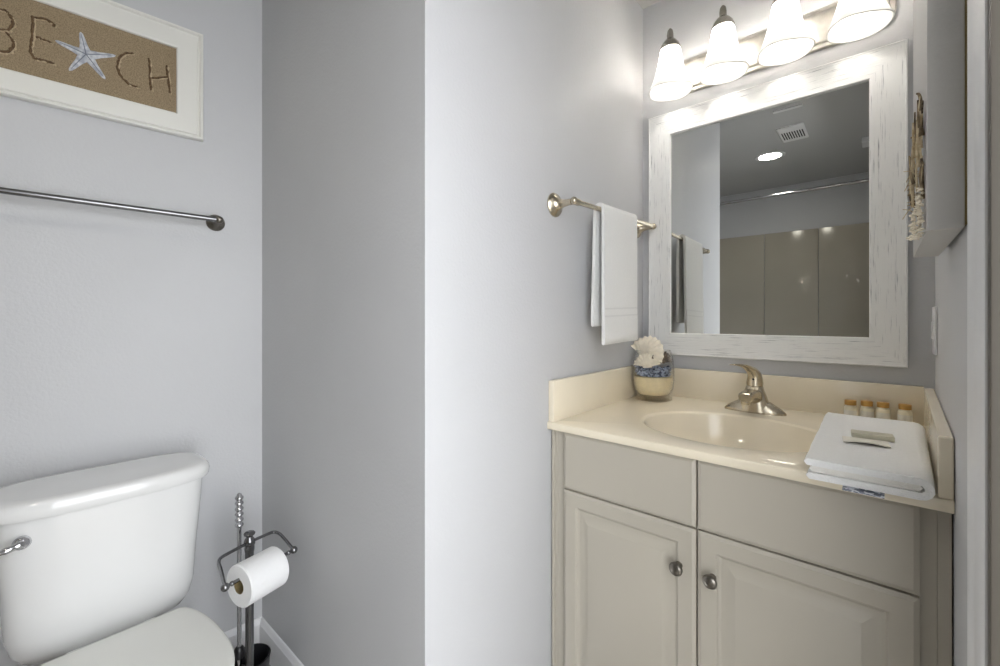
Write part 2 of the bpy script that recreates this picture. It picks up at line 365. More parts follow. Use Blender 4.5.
# ---------------------------------------------------------------- towel bar on the left wall
tb = thing('towel_bar', 'long grey metal towel bar on the left wall under the beach picture', 'towel bar', W1(-.17, 1.47, 0), 'towel bars')
frW = (WV, Vector((0, 0, 1)), NV)
def rosette(c, fr, r=.026, L=.055):
    return [(.0005, 0), (r, 0), (r, .004), (r * .92, .008), (r * .62, .012), (r * .42, .020), (r * .34, .032), (r * .34, L)]
for s_ in (-.141, -.78):
    MB().lathe(rosette(0, 0, .027, .058), W1(s_, 1.487, .0005), 28, frW, False, True).ball(W1(s_, 1.487, .062), .0125, 16).build('post', 'pewter', tb)
MB().tube([W1(-.78, 1.490, .062), W1(-.141, 1.487, .062)], .0082, 16).build('bar', 'greymetal', tb)

# ---------------------------------------------------------------- toilet
TY = .175
tl = thing('toilet', 'white two-piece toilet with closed lid against the left wall', 'toilet', (-1.3, TY, 0))
def sell(cx, cy, hx, hy, z, e=4.5, n=56, bow=0.0):
    r = []
    for j in range(n):
        t = 2 * PI * j / n; c_, s_ = math.cos(t), math.sin(t)
        x = hx * math.copysign(abs(c_) ** (2 / e), c_); y = hy * math.copysign(abs(s_) ** (2 / e), s_)
        if x > 0: x += bow * (1 - (y / hy) ** 2)
        r.append(Vector((cx + x, cy + y, z)))
    return r
xb = -1.650
rings = []
for z, hy, dep in ((.352, .125, .138), (.355, .147, .160), (.365, .163, .178), (.388, .176, .190), (.43, .185, .196), (.52, .190, .198), (.60, .197, .202), (.66, .202, .204), (.716, .205, .205)):
    rings.append(sell(xb + dep / 2, TY, dep / 2, hy, z, 4.2, bow=.012))
MB().loft(rings).build('tank', 'porcelain', tl)
rings = []
for z, g in ((.714, -.004), (.7155, .004), (.721, .008), (.734, .0095), (.745, .007), (.752, .000), (.755, -.010), (.756, -.03)):
    rings.append(sell(xb + .104, TY, .107 + g * .6, .212 + g, z, 4.2, bow=.014))
MB().loft(rings).build('tank_lid', 'porcelain', tl)
lv = thing_p = MB()
Xf = xb + .206
lv.lathe([(.0005, 0), (.015, 0), (.0155, .004), (.013, .009), (.009, .013), (.0005, .015)], (Xf, .020, .668), 24, (Vector((0, 1, 0)), Vector((0, 0, 1)), Vector((1, 0, 0))))
lv.tube(bez([(Xf + .010, .020, .668), (Xf + .018, .003, .666), (Xf + .020, -.025, .661), (Xf + .020, -.060, .658)], 6), [.0095] * 4 + [.007] * 5 + [.0055] * 5 + [.006] * 5, 14)
lv.build('flush_lever', 'chrome', tl)
def lid_outline(x0, x1, hw, z, g=0.0, hb=.128, n=48):
    # x0 back, x1 front ; straight back edge, widening, round front
    pts = []; xm = x0 + (x1 - x0) * .52
    half = []
    for k in range(9):     # back part, right side
        t = k / 8; half.append((x0 + (xm - x0) * t ** 1.5 if k else x0, hb + (hw - hb) * math.sin(t * PI / 2) ** .9 if k else hb))
    for k in range(1, 17):
        t = k / 16 * PI / 2; half.append((xm + (x1 - xm) * math.sin(t), hw * math.cos(t) ** .92 if k < 16 else 0))
    full = half + [(x, -y) for x, y in half[:-1]][::-1]
    cx = (x0 + x1) / 2
    return [Vector((cx + (x - cx) * (1 + g / ((x1 - x0) / 2)), TY + y * (1 + g / hw), z)) for x, y in full]
LX0, LX1 = -1.388, -.965
MB().loft([lid_outline(LX0, LX1, 0.173, z, g) for z, g in ((.393, -.006), (.3935, -.001), (.398, .001), (.406, .0), (.4105, -.004), (.4125, -.012), (.413, -.05))]).build('seat_lid', 'seat', tl)
MB().loft([lid_outline(LX0 + .01, LX1, 0.170, z, g) for z, g in ((.373, -.006), (.376, -.001), (.388, -.001), (.3915, -.005))]).build('seat', 'seat', tl)
for sy in (-.07, .07): MB().box(LX0 - .018, LX0 + .012, TY + sy - .02, TY + sy + .02, .362, .389, .006).build('hinge', 'seat', tl)
rings = []
for z, cx, hx, hy, e in ((0.0, -1.30, .235, .115, 3), (.03, -1.30, .230, .11, 3), (.12, -1.30, .215, .095, 2.6), (.22, -1.27, .23, .115, 2.4), (.30, -1.23, .25, .15, 2.3), (.345, -1.215, .255, .160, 2.3), (.37, -1.215, .252, .158, 2.3)):
    rings.append(sell(cx - .02, TY, hx, hy, z, e))
MB().loft(rings).box(-1.665, -1.39, TY - .10, TY + .10, .28, .351, .012).build('bowl', 'porcelain', tl)

# ---------------------------------------------------------------- toilet paper stand and brush
SX, SY = -1.419, .477
ps = thing('paper_holder_stand', 'freestanding grey metal toilet paper stand in the nook corner', 'paper stand', (SX, SY, 0))
MB().lathe([(.001, 0), (.056, 0), (.056, .005), (.052, .009), (.001, .011)], (SX + .038, SY - .030, .0005), 36).lathe([(.018, .008), (.013, .02), (.0115, .03)], (SX, SY, .0005), 24, None, True, True).build('base', 'greymetal', ps)
MB().lathe([(.0115, .028), (.0115, .47), (.0125, .474), (.0135, .482), (.0125, .492)], (SX, SY, 0), 20).build('pole', 'greymetal', ps)
MB().lathe([(.010, .488), (.015, .494), (.0155, .502), (.013, .510), (.009, .515), (.009, .519), (.0145, .523), (.0155, .527), (.012, .531), (.0005, .533)], (SX, SY, 0), 24).build('finial', 'greymetal', ps)
A0 = Vector((-1.275, .371, .474)); A1 = Vector((-1.330, .569, .472))
B0 = Vector((-1.385, .384, .502)); B1 = Vector((-1.434, .556, .502)); PC = Vector((SX, SY, .500))
loop = bez([A0, A0.lerp(B0, .55) + Vector((0, 0, .004)), B0 + (A0 - B0) * .20 + Vector((0, 0, .002)), B0 + (A0 - B0) * .04 + (B1 - B0) * .04, B0 + (B1 - B0) * .16, PC, B1 + (B0 - B1) * .16, B1 + (A1 - B1) * .04 + (B0 - B1) * .04, B1 + (A1 - B1) * .20 + Vector((0, 0, .002)), A1.lerp(B1, .55) + Vector((0, 0, .004)), A1], 6)
MB().tube(loop, .0044, 10).build('arm', 'greymetal', ps)
ax = (A1 - A0).normalized()
MB().ball(A0, .0105, 16).ball(A0 + ax * .018, .0065, 12).tube([A0, A0 + ax * .03], .0042, 10).build('end_knob', 'greymetal', ps)
MB().ball(A1, .0105, 16).ball(A1 - ax * .018, .0065, 12).tube([A1, A1 - ax * .03], .0042, 10).build('end_knob', 'greymetal', ps)
MB().tube([A0 + ax * .02, A1 - ax * .02], .0048, 12).build('spindle', 'greymetal', ps)
rl = thing('toilet_paper_roll', 'white toilet paper roll on the metal stand', 'toilet paper', tuple(A0.lerp(A1, .5) - Vector((0, 0, .07))))
u_ = ax.cross(Vector((0, 0, 1))).normalized(); v_ = ax.cross(u_).normalized(); u_, v_ = u_, v_
RC = A0 + ax * .036 + Vector((0, 0, -.0185)); RL = .112; RR = .0555
MB().lathe([(.0195, .0), (RR - .003, 0), (RR, .003), (RR, RL - .003), (RR - .003, RL), (.0195, RL)], RC, 48, (u_, v_, ax)).build('paper', 'paper', rl)
sheet = []
MB().lathe([(.0195, 0), (.0182, 0), (.0182, RL), (.0195, RL), (.0195, 0)], RC, 32, (u_, v_, ax)).build('cardboard_core', 'card', rl)
# loose last sheet hugging the roll at the right rear
pp = [RC + u_ * math.cos(t) * (RR + .0012) + v_ * math.sin(t) * (RR + .0012) for t in [PI * k / 14 for k in range(-6, 15)]]

BXc, BYc = -1.485, .500
br = thing('brush_pot', 'black round plunger pot behind the paper stand', 'brush pot', (BXc, BYc, 0))
MB().lathe([(.001, 0), (.050, 0), (.052, .01), (.056, .104), (.0585, .109), (.0555, .111), (.052, .105), (.048, .012), (.001, .010)], (BXc, BYc, .0005), 36).build('pot', 'black', br)
bh = thing('toilet_brush', 'toilet brush with shiny beaded handle standing in the black pot', 'toilet brush', (BXc + .012, BYc - .03, .03))
hx, hy = BXc + .020, BYc - .036
MB().tube([(hx, hy, .10), (hx, hy, .54)], .0062, 14).build('rod', 'chrome', bh)
MB().lathe([(.004, .135), (.013, .14), (.014, .165), (.010, .172), (.005, .176)], (hx, hy, 0), 20).build('collar', 'black', bh)
MB().lathe([(.001, .03), (.022, .035), (.026, .06), (.022, .10), (.006, .115)], (hx, hy, 0), 18).build('bristle_head', 'black', bh)
pr = [(.0005, .535)]
for k in range(6):
    zc = .542 + k * .0165; pr += [(.0075, zc - .006), (.0108, zc - .003), (.0118, zc), (.0108, zc + .003), (.0075, zc + .006)]
pr += [(.006, .636), (.0005, .640)]
MB().lathe(pr, (hx, hy, 0), 20).build('beaded_grip', 'chrome', bh)

# ---------------------------------------------------------------- vanity cabinet
YF = 1.075; YD = 1.06
vc = thing('vanity_cabinet', 'off-white vanity cabinet with raised panel doors under the sink', 'cabinet', (-.32, 1.4, 0))
bx0, bx1 = -.736, .0893
body = MB()
body.box(bx0, bx0 + .018, YF, 1.73, 0.09, .8415); body.box(bx1 - .018, bx1, YF, 1.73, .09, .8415)
body.box(bx0 + .018, bx1 - .018, YF, YF + .018, .09, .8415)
body.box(bx0 + .018, bx1 - .018, YF + .018, 1.73, .09, .108); body.box(bx0 + .018, bx1 - .018, YF + .06, YF + .075, 0.001, .09)
body.box(bx0 - .004, bx0 + .006, YF - .004, YF + .02, .0, .8415)
body.build('body', 'cabinet', vc, smooth=0, bevel=.0012)
PF = lambda u, v, d: Vector((u, YD + .012 - d, v))
def panel_door(x0, x1, name, kx):
    pr_ = [(0, -.003), (0, .008), (.008, .0122), (.009, .012), (.038, .012), (.041, .0108), (.044, .006), (.049, .0035), (.055, .0035), (.060, .0045), (.078, .0115), (.080, .0122)]
    o = MB().nested(PF, x0, x1, .12, .675, pr_).build(name, 'cabinet', vc, smooth=24)
    kz = .580; n_ = (Vector((1, 0, 0)), Vector((0, 0, 1)), Vector((0, -1, 0)))
    MB().lathe([(.0005, 0), (.0085, 0), (.0075, .003), (.0055, .007), (.006, .013), (.0115, .0165), (.0155, .020), (.0160, .0235), (.0142, .0262), (.0132, .0258), (.0095, .0275), (.0085, .027), (.004, .0285), (.0005, .0288)], (kx, YD, kz), 32, n_).build('knob', 'pewter', o)
    return o
panel_door(-.692, -.328, 'door', -.3655)
panel_door(-.3235, .0485, 'door', -.2905)
for x0, x1 in ((-.692, -.328), (-.3235, .0485)):
    MB().nested(PF, x0, x1, .6795, .8405, [(0, -.003), (0, .008), (.008, .0122), (.009, .012), (.014, .012)]).build('drawer_front', 'cabinet', vc, smooth=24)

# ---------------------------------------------------------------- countertop with bowl
ZC = .865; YC = 1.043; CT = .0225
ct = thing('vanity_countertop', 'cream cultured marble countertop with integral oval sink', 'countertop', (-.32, 1.4, ZC - CT))
cx0 = X3 + .0008; SCx, SCy, SA, SB = -.318, 1.325, .232, .192
poly = [(cx0, YC + .010), (X5(YC) - .001, YC), (X5(D) - .001, D - .0008), (cx0, D - .0008)]
def hit(cx, cy, t):
    dx, dy = math.cos(t), math.sin(t); best = None
    for i in range(4):
        (x1, y1), (x2, y2) = poly[i], poly[(i + 1) % 4]; ex, ey = x2 - x1, y2 - y1; den = dx * ey - dy * ex
        if abs(den) < 1e-9: continue
        s_ = ((x1 - cx) * ey - (y1 - cy) * ex) / den; q = ((x1 - cx) * dy - (y1 - cy) * dx) / den
        if s_ > 0 and -1e-6 <= q <= 1 + 1e-6 and (best is None or s_ < best): best = s_
    return (cx + dx * best, cy + dy * best)
N = 96
angs = sorted([2 * PI * k / N for k in range(N)] + [math.atan2(y - SCy, x - SCx) % (2 * PI) for x, y in poly])
out = [hit(SCx, SCy, t) for t in angs]
def shrink(p, e):  # pull the outline in a little for the rounded front edge
    return (p[0], p[1] + (e if p[1] < YC + .011 else 0)) 
def ell(k, z):
    r = []
    for t in angs:
        d = 1 / math.hypot(math.cos(t) / (SA * k), math.sin(t) / (SB * k)); r.append(Vector((SCx + math.cos(t) * d, SCy + math.sin(t) * d, z)))
    return r
V3 = lambda ps, z, e: [Vector((*shrink(p, e), z)) for p in ps]
MB().loft([ell(1.02, ZC - CT + .0005), V3(out, ZC - CT, .002), V3(out, ZC - CT + .003, 0), V3(out, ZC - .006, 0), V3(out, ZC - .002, .0015), V3(out, ZC, .006), ell(1.05, ZC), ell(1.025, ZC - .001), ell(1.0, ZC - .005)], False, False).build('slab', 'marble', ct, smooth=35)
MB().loft([ell(k, ZC - z) for k, z in ((1.0, .005), (.985, .012), (.96, .028), (.92, .055), (.84, .09), (.70, .118), (.5, .136), (.3, .142), (.12, .145))], False, True).build('sink_bowl', 'marble', ct, smooth=60)
MB().lathe([(.001, .002), (.010, .003), (.012, .0015), (.024, .0035), (.026, .0)], (SCx, SCy, ZC - .1448), 28).build('drain', 'bronze_nickel', ct)
BH = .985
MB().box(cx0, cx0 + .020, YC + .015, D - .001, ZC - .001, BH, .003).build('backsplash', 'marble', ct)
MB().box(cx0 + .0202, X5(D) - .0225, D - .021, D - .001, ZC - .001, .975, .003).build('backsplash', 'marble', ct)
MB().loft([[Vector((x, y, z)) for x, y in ((X5(YC) - .0205, YC + .003), (X5(YC) - .001, YC + .003), (X5(D) - .001, D - .001), (X5(D) - .0225, D - .001))] for z in (ZC - .001, .940 + .03)]).build('backsplash', 'marble', ct, smooth=0, bevel=.003)

# ---------------------------------------------------------------- faucet
FX, FY = -.313, 1.602
fc = thing('sink_faucet', 'brushed nickel single lever faucet behind the sink', 'faucet', (FX, FY, ZC))
rings = []
for z, k in ((0, 1.0), (.006, 1.0), (.010, .96), (.018, .80), (.028, .55), (.036, .36)):
    r = []
    for j in range(48):
        t = 2 * PI * j / 48; c_, s_ = math.cos(t), math.sin(t)
        x = .088 * math.copysign(abs(c_) ** .9, c_) * (k if k > .9 else .25 + .75 * k); y = .027 * math.copysign(abs(s_) ** .8, s_) * (1 - (1 - k) * .35)
        r.append(Vector((FX + x, FY + y * (1 - .25 * abs(c_) ** 3), ZC + .0005 + z)))
    rings.append(r)
MB().loft(rings).build('base_plate', 'bronze_nickel', fc, smooth=50)
rings = []
for z, hx_, hy_, oy in ((.004, .050, .030, 0), (.02, .045, .029, 0), (.04, .039, .027, 0), (.058, .033, .026, .001), (.072, .027, .0245, .002), (.082, .0245, .0235, .003), (.086, .021, .020, .003)):
    rings.append(sell(FX, FY + oy, hx_, hy_, ZC + z, 2.4, 32))
MB().loft(rings).build('body', 'bronze_nickel', fc, smooth=50)
# spout reaches over the bowl
rings = []
for t, z, hw, hh in ((0, .052, .026, .024), (.03, .058, .025, .020), (.06, .063, .0225, .0165), (.088, .065, .021, .015), (.110, .064, .020, .0145), (.116, .063, .0165, .011)):
    y = FY - .010 - t
    rings.append([Vector((FX + hw * math.copysign(abs(math.cos(a)) ** .7, math.cos(a)), y, ZC + z + hh * math.copysign(abs(math.sin(a)) ** .7, math.sin(a)))) for a in [2 * PI * j / 24 for j in range(24)]])
MB().loft(rings).build('spout', 'bronze_nickel', fc, smooth=50)
MB().lathe([(.001, 0), (.0105, 0), (.0115, .002), (.0115, .014), (.010, .016)], (FX, FY - .108, ZC + .040), 20).build('aerator', 'bronze_nickel', fc)
rings = []
hp = [((0, .005, .084), .0235, .0215), ((0, .006, .094), .0245, .022), ((0, .006, .108), .0225, .022), ((0, .000, .124), .020, .018), ((0, -.012, .138), .017, .013), ((0, -.032, .149), .0135, .0075), ((0, -.055, .155), .011, .0042), ((0, -.080, .157), .009, .003), ((0, -.090, .157), .004, .0015)]
pts = [Vector((FX - .045 * max(0, -p[1] - .0) / .083, FY + p[1], ZC + p[2])) for p, _, _ in hp]
for i, (p, hw, hh) in enumerate(hp):
    t = (pts[min(i + 1, len(pts) - 1)] - pts[max(i - 1, 0)]).normalized(); sd = Vector((1, 0, 0)); up = sd.cross(t)
    rings.append([pts[i] + sd * hw * math.cos(a) + up * hh * math.sin(a) for a in [2 * PI * j / 24 for j in range(24)]])
hd = MB().loft(rings).build('lever_handle', 'bronze_nickel', fc, smooth=60)
MB().ball((FX, FY - .0155, ZC + .108), .0035, 10).build('set_screw', 'black', hd)

# ---------------------------------------------------------------- jar of shells
JX, JY = -.646, 1.600; JR = .07
jar = tag(MB().lathe([(.001, .003), (.050, .003), (.060, .0015), (.064, .004), (.063, .010), (.057, .016), (.060, .026), (.067, .045), (.0705, .075), (.0705, .115), (.068, .150), (.061, .178), (.058, .186), (.0565, .186), (.0595, .177), (.0665, .150), (.069, .115), (.069, .075), (.0655, .045), (.058, .028), (.050, .020), (.001, .019)], (JX, JY, ZC - .0005), 48, squash=(1.05, 1.05)).build('glass_jar', 'jarglass', smooth=60), 'rounded clear glass jar of sand and shells on the counter corner', 'jar')
tag(MB().lathe([(.001, .0205), (.048, .0215), (.057, .030), (.0640, .046), (.0675, .072), (.0675, .088), (.001, .090)], (JX, JY, ZC), 40, squash=(1.045, 1.045)).build('cream_sand', 'jarsand', smooth=60), 'cream sand filling the bottom of the glass jar', 'sand')['kind'] = 'stuff'
gv = MB()
for k in range(420):
    a = random.uniform(0, 2 * PI); r = .063 * math.sqrt(random.uniform(.35, 1)); gv.ico((JX + r * math.cos(a), JY + r * math.sin(a), ZC + random.uniform(.094, .125 - .012 * random.random())), random.uniform(.003, .006), (1, 1, .8), .15)
gv.lathe([(.001, .091), (.060, .091), (.060, .112), (.001, .116)], (JX, JY, ZC), 24)
tag(gv.build('blue_gravel', 'gravel', smooth=0), 'blue and white glass gravel layer in the jar', 'gravel')['kind'] = 'stuff'
def scallop(name, c, R, nrm, up, m, label, depth=.3):
    nrm = Vector(nrm).normalized(); up = Vector(up).normalized(); sd = up.cross(nrm).normalized(); up = nrm.cross(sd); c = Vector(c)
    na, nr = 61, 9; F_, B_ = [], []
    for i in range(nr + 1):
        f = i / nr; rf, rb = [], []
        for j in range(na):
            a = math.radians(-78 + 156 * j / (na - 1)); rib = math.cos(j / (na - 1) * 2 * PI * 10)
            rr_ = R * f * (1 + .03 * rib * f) * (1.0 - .06 * (abs(a) / 1.36) ** 2)
            h = R * depth * (math.sin(f * PI * .62 + .25)) * (1 - .35 * (a / 1.36) ** 2) + R * .02 * rib * f
            p = c + sd * (rr_ * math.sin(a)) + up * (rr_ * math.cos(a) - R * .5)
            rf.append(p + nrm * h); rb.append(p + nrm * (h - R * .05))
        F_.append(rf); B_.append(rb)
    m_ = MB().loft(F_, False, False, False).loft(B_, False, False, False)
    m_.loft([F_[-1], B_[-1]], False, False, False)
    m_.box(0, 0, 0, 0, 0, 0) if False else None
    for sg in (-1, 1):
        m_.loft([[c + sd * sg * R * x + up * (R * (y - .5)) + nrm * R * (depth * .3 + dz) for x, y in ((0, -.03), (.30, -.02), (.24, .13), (0, .12))] for dz in (-.03, .03)])
    return tag(m_.build(name, m, smooth=60), label, 'shell')
scallop('scallop_shell', (JX - .004, JY + .004, ZC + .180), .086, (-.15, -.80, .50), (.45, .40, .80), 'shellwhite', 'large cream ribbed scallop shell on top of the jar', .48)
scallop('clam_shell', (JX - .006, JY - .040, ZC + .148), .052, (.12, -1, .25), (-.1, .2, 1), 'shellwhite', 'smooth white shell below the scallop in the jar', .2)
scallop('mussel_shell', (JX + .034, JY - .012, ZC + .162), .044, (.85, -.6, .2), (.2, .1, 1), 'shellbrown', 'brown striped shell at the right side of the jar', .3)
tag(MB().lathe([(.0005, 0), (.010, .003), (.015, .012), (.011, .019), (.012, .023), (.007, .032), (.0075, .034), (.0005, .046)], (JX - .042, JY - .022, ZC + .135), 16, (Vector((1, 0, 0)), Vector((0, .5, -.8)).normalized(), Vector((0, .8, .5)).normalized())).build('spiral_shell', 'shellbrown', smooth=60), 'small spiral shell at the left side in the jar', 'shell')

# ---------------------------------------------------------------- four toiletry bottles
BL = [(-.073, 1.668, 'small amber-capped toiletry bottle, leftmost of the four'), (-.036, 1.680, 'small amber-capped toiletry bottle, second from the left'),
      (.000, 1.685, 'small amber-capped toiletry bottle, third from the left'), (.047, 1.688, 'small amber-capped toiletry bottle set apart at the right end')]
bt = thing('toiletry_bottle', BL[0][2], 'bottle', (BL[0][0], BL[0][1], ZC), 'toiletry bottles behind the folded towel')
bc = (BL[0][0], BL[0][1], ZC + .0005)
MB().lathe([(.001, 0), (.0145, 0), (.0155, .002), (.0155, .036), (.0145, .039), (.012, .041), (.012, .045), (.001, .045)], bc, 28).build('bottle_body', 'lotion', bt)
MB().lathe([(.0125, .0445), (.0142, .045), (.0142, .058), (.0125, .0595), (.001, .060)], bc, 28).build('cap', 'goldcap', bt)
MB().lathe([(.0157, .008), (.0159, .008), (.0159, .030), (.0157, .030)], bc, 28).build('label', 'label', bt)
for x, y, lb in BL[1:]: dup(bt, (x - BL[0][0], y - BL[0][1], 0), lb)

# ---------------------------------------------------------------- folded towel on the counter
ft = thing('folded_towel', 'white folded bath towel on the right side of the counter', 'towel', (-.03, 1.25, ZC))
def wob(p, sh, amp=.0025):
    n_ = noise.noise(p * 9.0); m_ = noise.noise(p * 23.0 + Vector((5, 3, 1)))
    yy = (p.y - 1.0) / .52
    return Vector((p.x + m_ * .0015 - .008 * yy + .022 * yy * max(0, (p.x + .11) / .17), p.y, p.z + n_ * amp * .6 + m_ * amp * .3))
zb = ZC + .0085
path1 = [(-.104, zb), (-.06, zb), (0, zb), (.045, zb)] + arc(.046, zb + .0125, .0125, -PI / 2, PI / 2, 7) + [(.03, zb + .025), (0, zb + .025), (-.03, zb + .025), (-.07, zb + .0252), (-.108, zb + .0254)]
path2 = [(-.100, zb + .0125), (-.06, zb + .0125), (-.01, zb + .0125), (.046, zb + .0125)]
MB().loft(extrude_y(ribbon(path1, .0122), 1.0, 1.525, 26, wob)).build('outer_fold', 'towel', ft, smooth=70)
MB().loft(extrude_y(ribbon(path2, .0110), 1.006, 1.52, 26, wob)).build('inner_fold', 'towelcream', ft, smooth=70)
tg = [Vector((x, y, z)) for x, y, z in ((-.055, 1.034, .8700), (.002, 1.034, .8700), (.002, .992, .8640), (-.055, .992, .8640))]
MB().loft([[p + Vector((0, 0, -.0035)) for p in tg], [p + Vector((0, 0, -.001)) for p in tg]]).build('care_tag', 'tag', ft, smooth=0)
zs = ZC + .0410
sp = MB().box(-.036, .036, -.018, .018, 0, .011, .0025)
o = sp.build('soap_bar', 'soap'); o.location = (-.018, 1.262, zs - .001); o.rotation_euler = (0, 0, .08); tag(o, 'small wrapped bar of soap on top of the folded towel', 'soap')
rings = []
for i in range(9):
    t = i / 8; x = -.038 + .076 * t; lift = .0015 + .004 * math.sin(t * PI)
    rings.append([Vector((x, -.024, lift + .0005)), Vector((x, .024, .0025)), Vector((x, .024, .0005)), Vector((x, -.024, lift - .0015))])
o = MB().loft(rings).build('paper_packet', 'label', smooth=0); o.location = (-.028, 1.205, zs); o.rotation_euler = (0, 0, .1); tag(o, 'flat white paper packet in front of the soap bar', 'packet')

# ---------------------------------------------------------------- towel bar and hanging hand towel (towel wall)
t2 = thing('towel_bar', 'short champagne metal towel bar on the centre wall holding the white towel', 'towel bar', (X3, 1.4, 1.52), 'towel bars')
fx = (Vector((0, 1, 0)), Vector((0, 0, 1)), Vector((1, 0, 0)))
ya, yb = 1.083, 1.672
zt = lambda y: 1.511 + (y - ya) * .030
XB = X3 + .070
for y in (ya + .006, yb):
    MB().lathe([(.0005, 0), (.036, 0), (.0365, .004), (.033, .009), (.023, .014), (.016, .022), (.0115, .034), (.0095, .050), (.0095, .062)], (X3 + .0005, y, zt(y) - .001), 28, fx, False, True).ball((XB, y, zt(y)), .0118, 16).build('post', 'bronze_nickel', t2)
MB().tube([(XB, ya + .006, zt(ya)), (XB, ya + .030, zt(ya))], .0105, 16).tube([(XB, ya + .02, zt(ya)), (XB, yb, zt(yb))], .0078, 16).build('bar', 'bronze_nickel', t2)
ht = thing('hand_towel', 'white terry hand towel draped over the centre wall bar', 'towel', (XB, 1.36, 1.09))
rb = .0145; zb_ = 1.519
pth = [(XB - .020, 1.150), (XB - .019, 1.20), (XB - .018, 1.30), (XB - .0165, 1.42), (XB - rb, 1.49)] + arc(XB, zb_, rb, PI, 0, 8)[0:] + [(XB + rb, 1.49), (XB + .0150, 1.42), (XB + .0155, 1.34), (XB + .016, 1.26), (XB + .0165, 1.18), (XB + .017, 1.092)]
dense = []
for i in range(len(pth) - 1):
    p, q = Vector(pth[i]), Vector(pth[i + 1]); k = max(1, int((q - p).length / .02))
    dense += [tuple(p.lerp(q, j / k)) for j in range(k)]
dense.append(pth[-1])
def wob2(p, sh):
    f = max(0, (1.50 - p.z)) / .4; n_ = noise.noise(Vector((0, p.y * 14, p.z * 3))); m_ = noise.noise(p * 60)
    y = p.y + noise.noise(Vector((p.z * 12, 3, 0))) * .003 + (.004 * f if p.x > XB else -.002 * f) * (p.y - 1.36) / .12 - (.010 * f if p.y > 1.36 and p.x > XB else 0) - (.010 * f if p.x < XB else 0)
    return Vector((p.x + (n_ * .004 * f) + m_ * .0007, y, p.z + (p.y - 1.36) * .03 + m_ * .0008))
MB().loft(extrude_y(ribbon(dense, .0105), 1.236, 1.478, 22, wob2)).build('terry_cloth', 'towel', ht, smooth=70)
def bandfn(p, sh): return wob2(p, sh)
bd = MB()
for z0_, z1_ in ((1.176, 1.181), (1.200, 1.205)):
    bd.loft(extrude_y([Vector((XB + .0212, z0_)), Vector((XB + .0228, z0_)), Vector((XB + .0228, z1_)), Vector((XB + .0212, z1_))], 1.238, 1.476, 22, wob2))
bd.build('woven_border', 'terryband', ht, smooth=40)

# ---------------------------------------------------------------- mirror
mr = thing('wall_mirror', 'large mirror in a whitewashed distressed wood frame above the sink', 'mirror', (-.328, D, 1.027))
mx0, mx1, mz0, mz1 = -.712, .054, 1.026, 1.976; fw = .0855
prof = [(0, .0006), (0, .020), (.002, .0225), (.005, .0225), (.006, .021), (.079, .015), (.0815, .0155), (.0845, .014), (.0855, .006)]
def rail(side, m):
    rings = []
    for i, d in prof:
        a = [(mx0 + i, mz0 + i), (mx1 - i, mz0 + i), (mx1 - i, mz1 - i), (mx0 + i, mz1 - i)]
        p, q = a[side], a[(side + 1) % 4]
        rings.append([Vector((p[0], D - d, p[1])), Vector((q[0], D - d, q[1]))])
    R_ = [[r[0] for r in rings], [r[1] for r in rings]]
    MB().loft(R_, True, True, True).build('frame_rail', m, mr, smooth=25)
rail(0, 'dist_h'); rail(1, 'dist_v'); rail(2, 'dist_h'); rail(3, 'dist_v')
MB().box(mx0 + fw - .003, mx1 - fw + .003, D - .0060, D - .001, mz0 + fw - .003, mz1 - fw + .003).build('mirror_glass', 'mirror', mr, smooth=0)

# ---------------------------------------------------------------- vanity light
vl = thing('vanity_light', 'four-shade brushed nickel vanity light bar above the mirror', 'wall light', (-.31, D, 2.03))
px0, px1, pz0, pz1 = -.662, .030, 2.034, 2.164
def plate(ins, rad, n=10):
    x0, x1, z0_, z1_ = px0 + ins, px1 - ins, pz0 + ins, pz1 - ins; pts = []
    for cx, cz, a0 in ((x1 - rad, z1_ - rad, 0), (x0 + rad, z1_ - rad, PI / 2), (x0 + rad, z0_ + rad, PI), (x1 - rad, z0_ + rad, 1.5 * PI)):
        pts += [(cx + rad * math.cos(a0 + PI / 2 * k / n), cz + rad * math.sin(a0 + PI / 2 * k / n)) for k in range(n + 1)]
    return pts
rings = [[Vector((x, D - d, z)) for x, z in plate(i, r)] for i, r, d in ((0, .055, .0006), (0, .055, .010), (.003, .052, .013), (.014, .041, .0135), (.016, .039, .019), (.019, .036, .021), (.026, .032, .0215))]
MB().loft(rings).build('back_plate', 'nickel', vl, smooth=25)
SYY = D - .116; LM = []
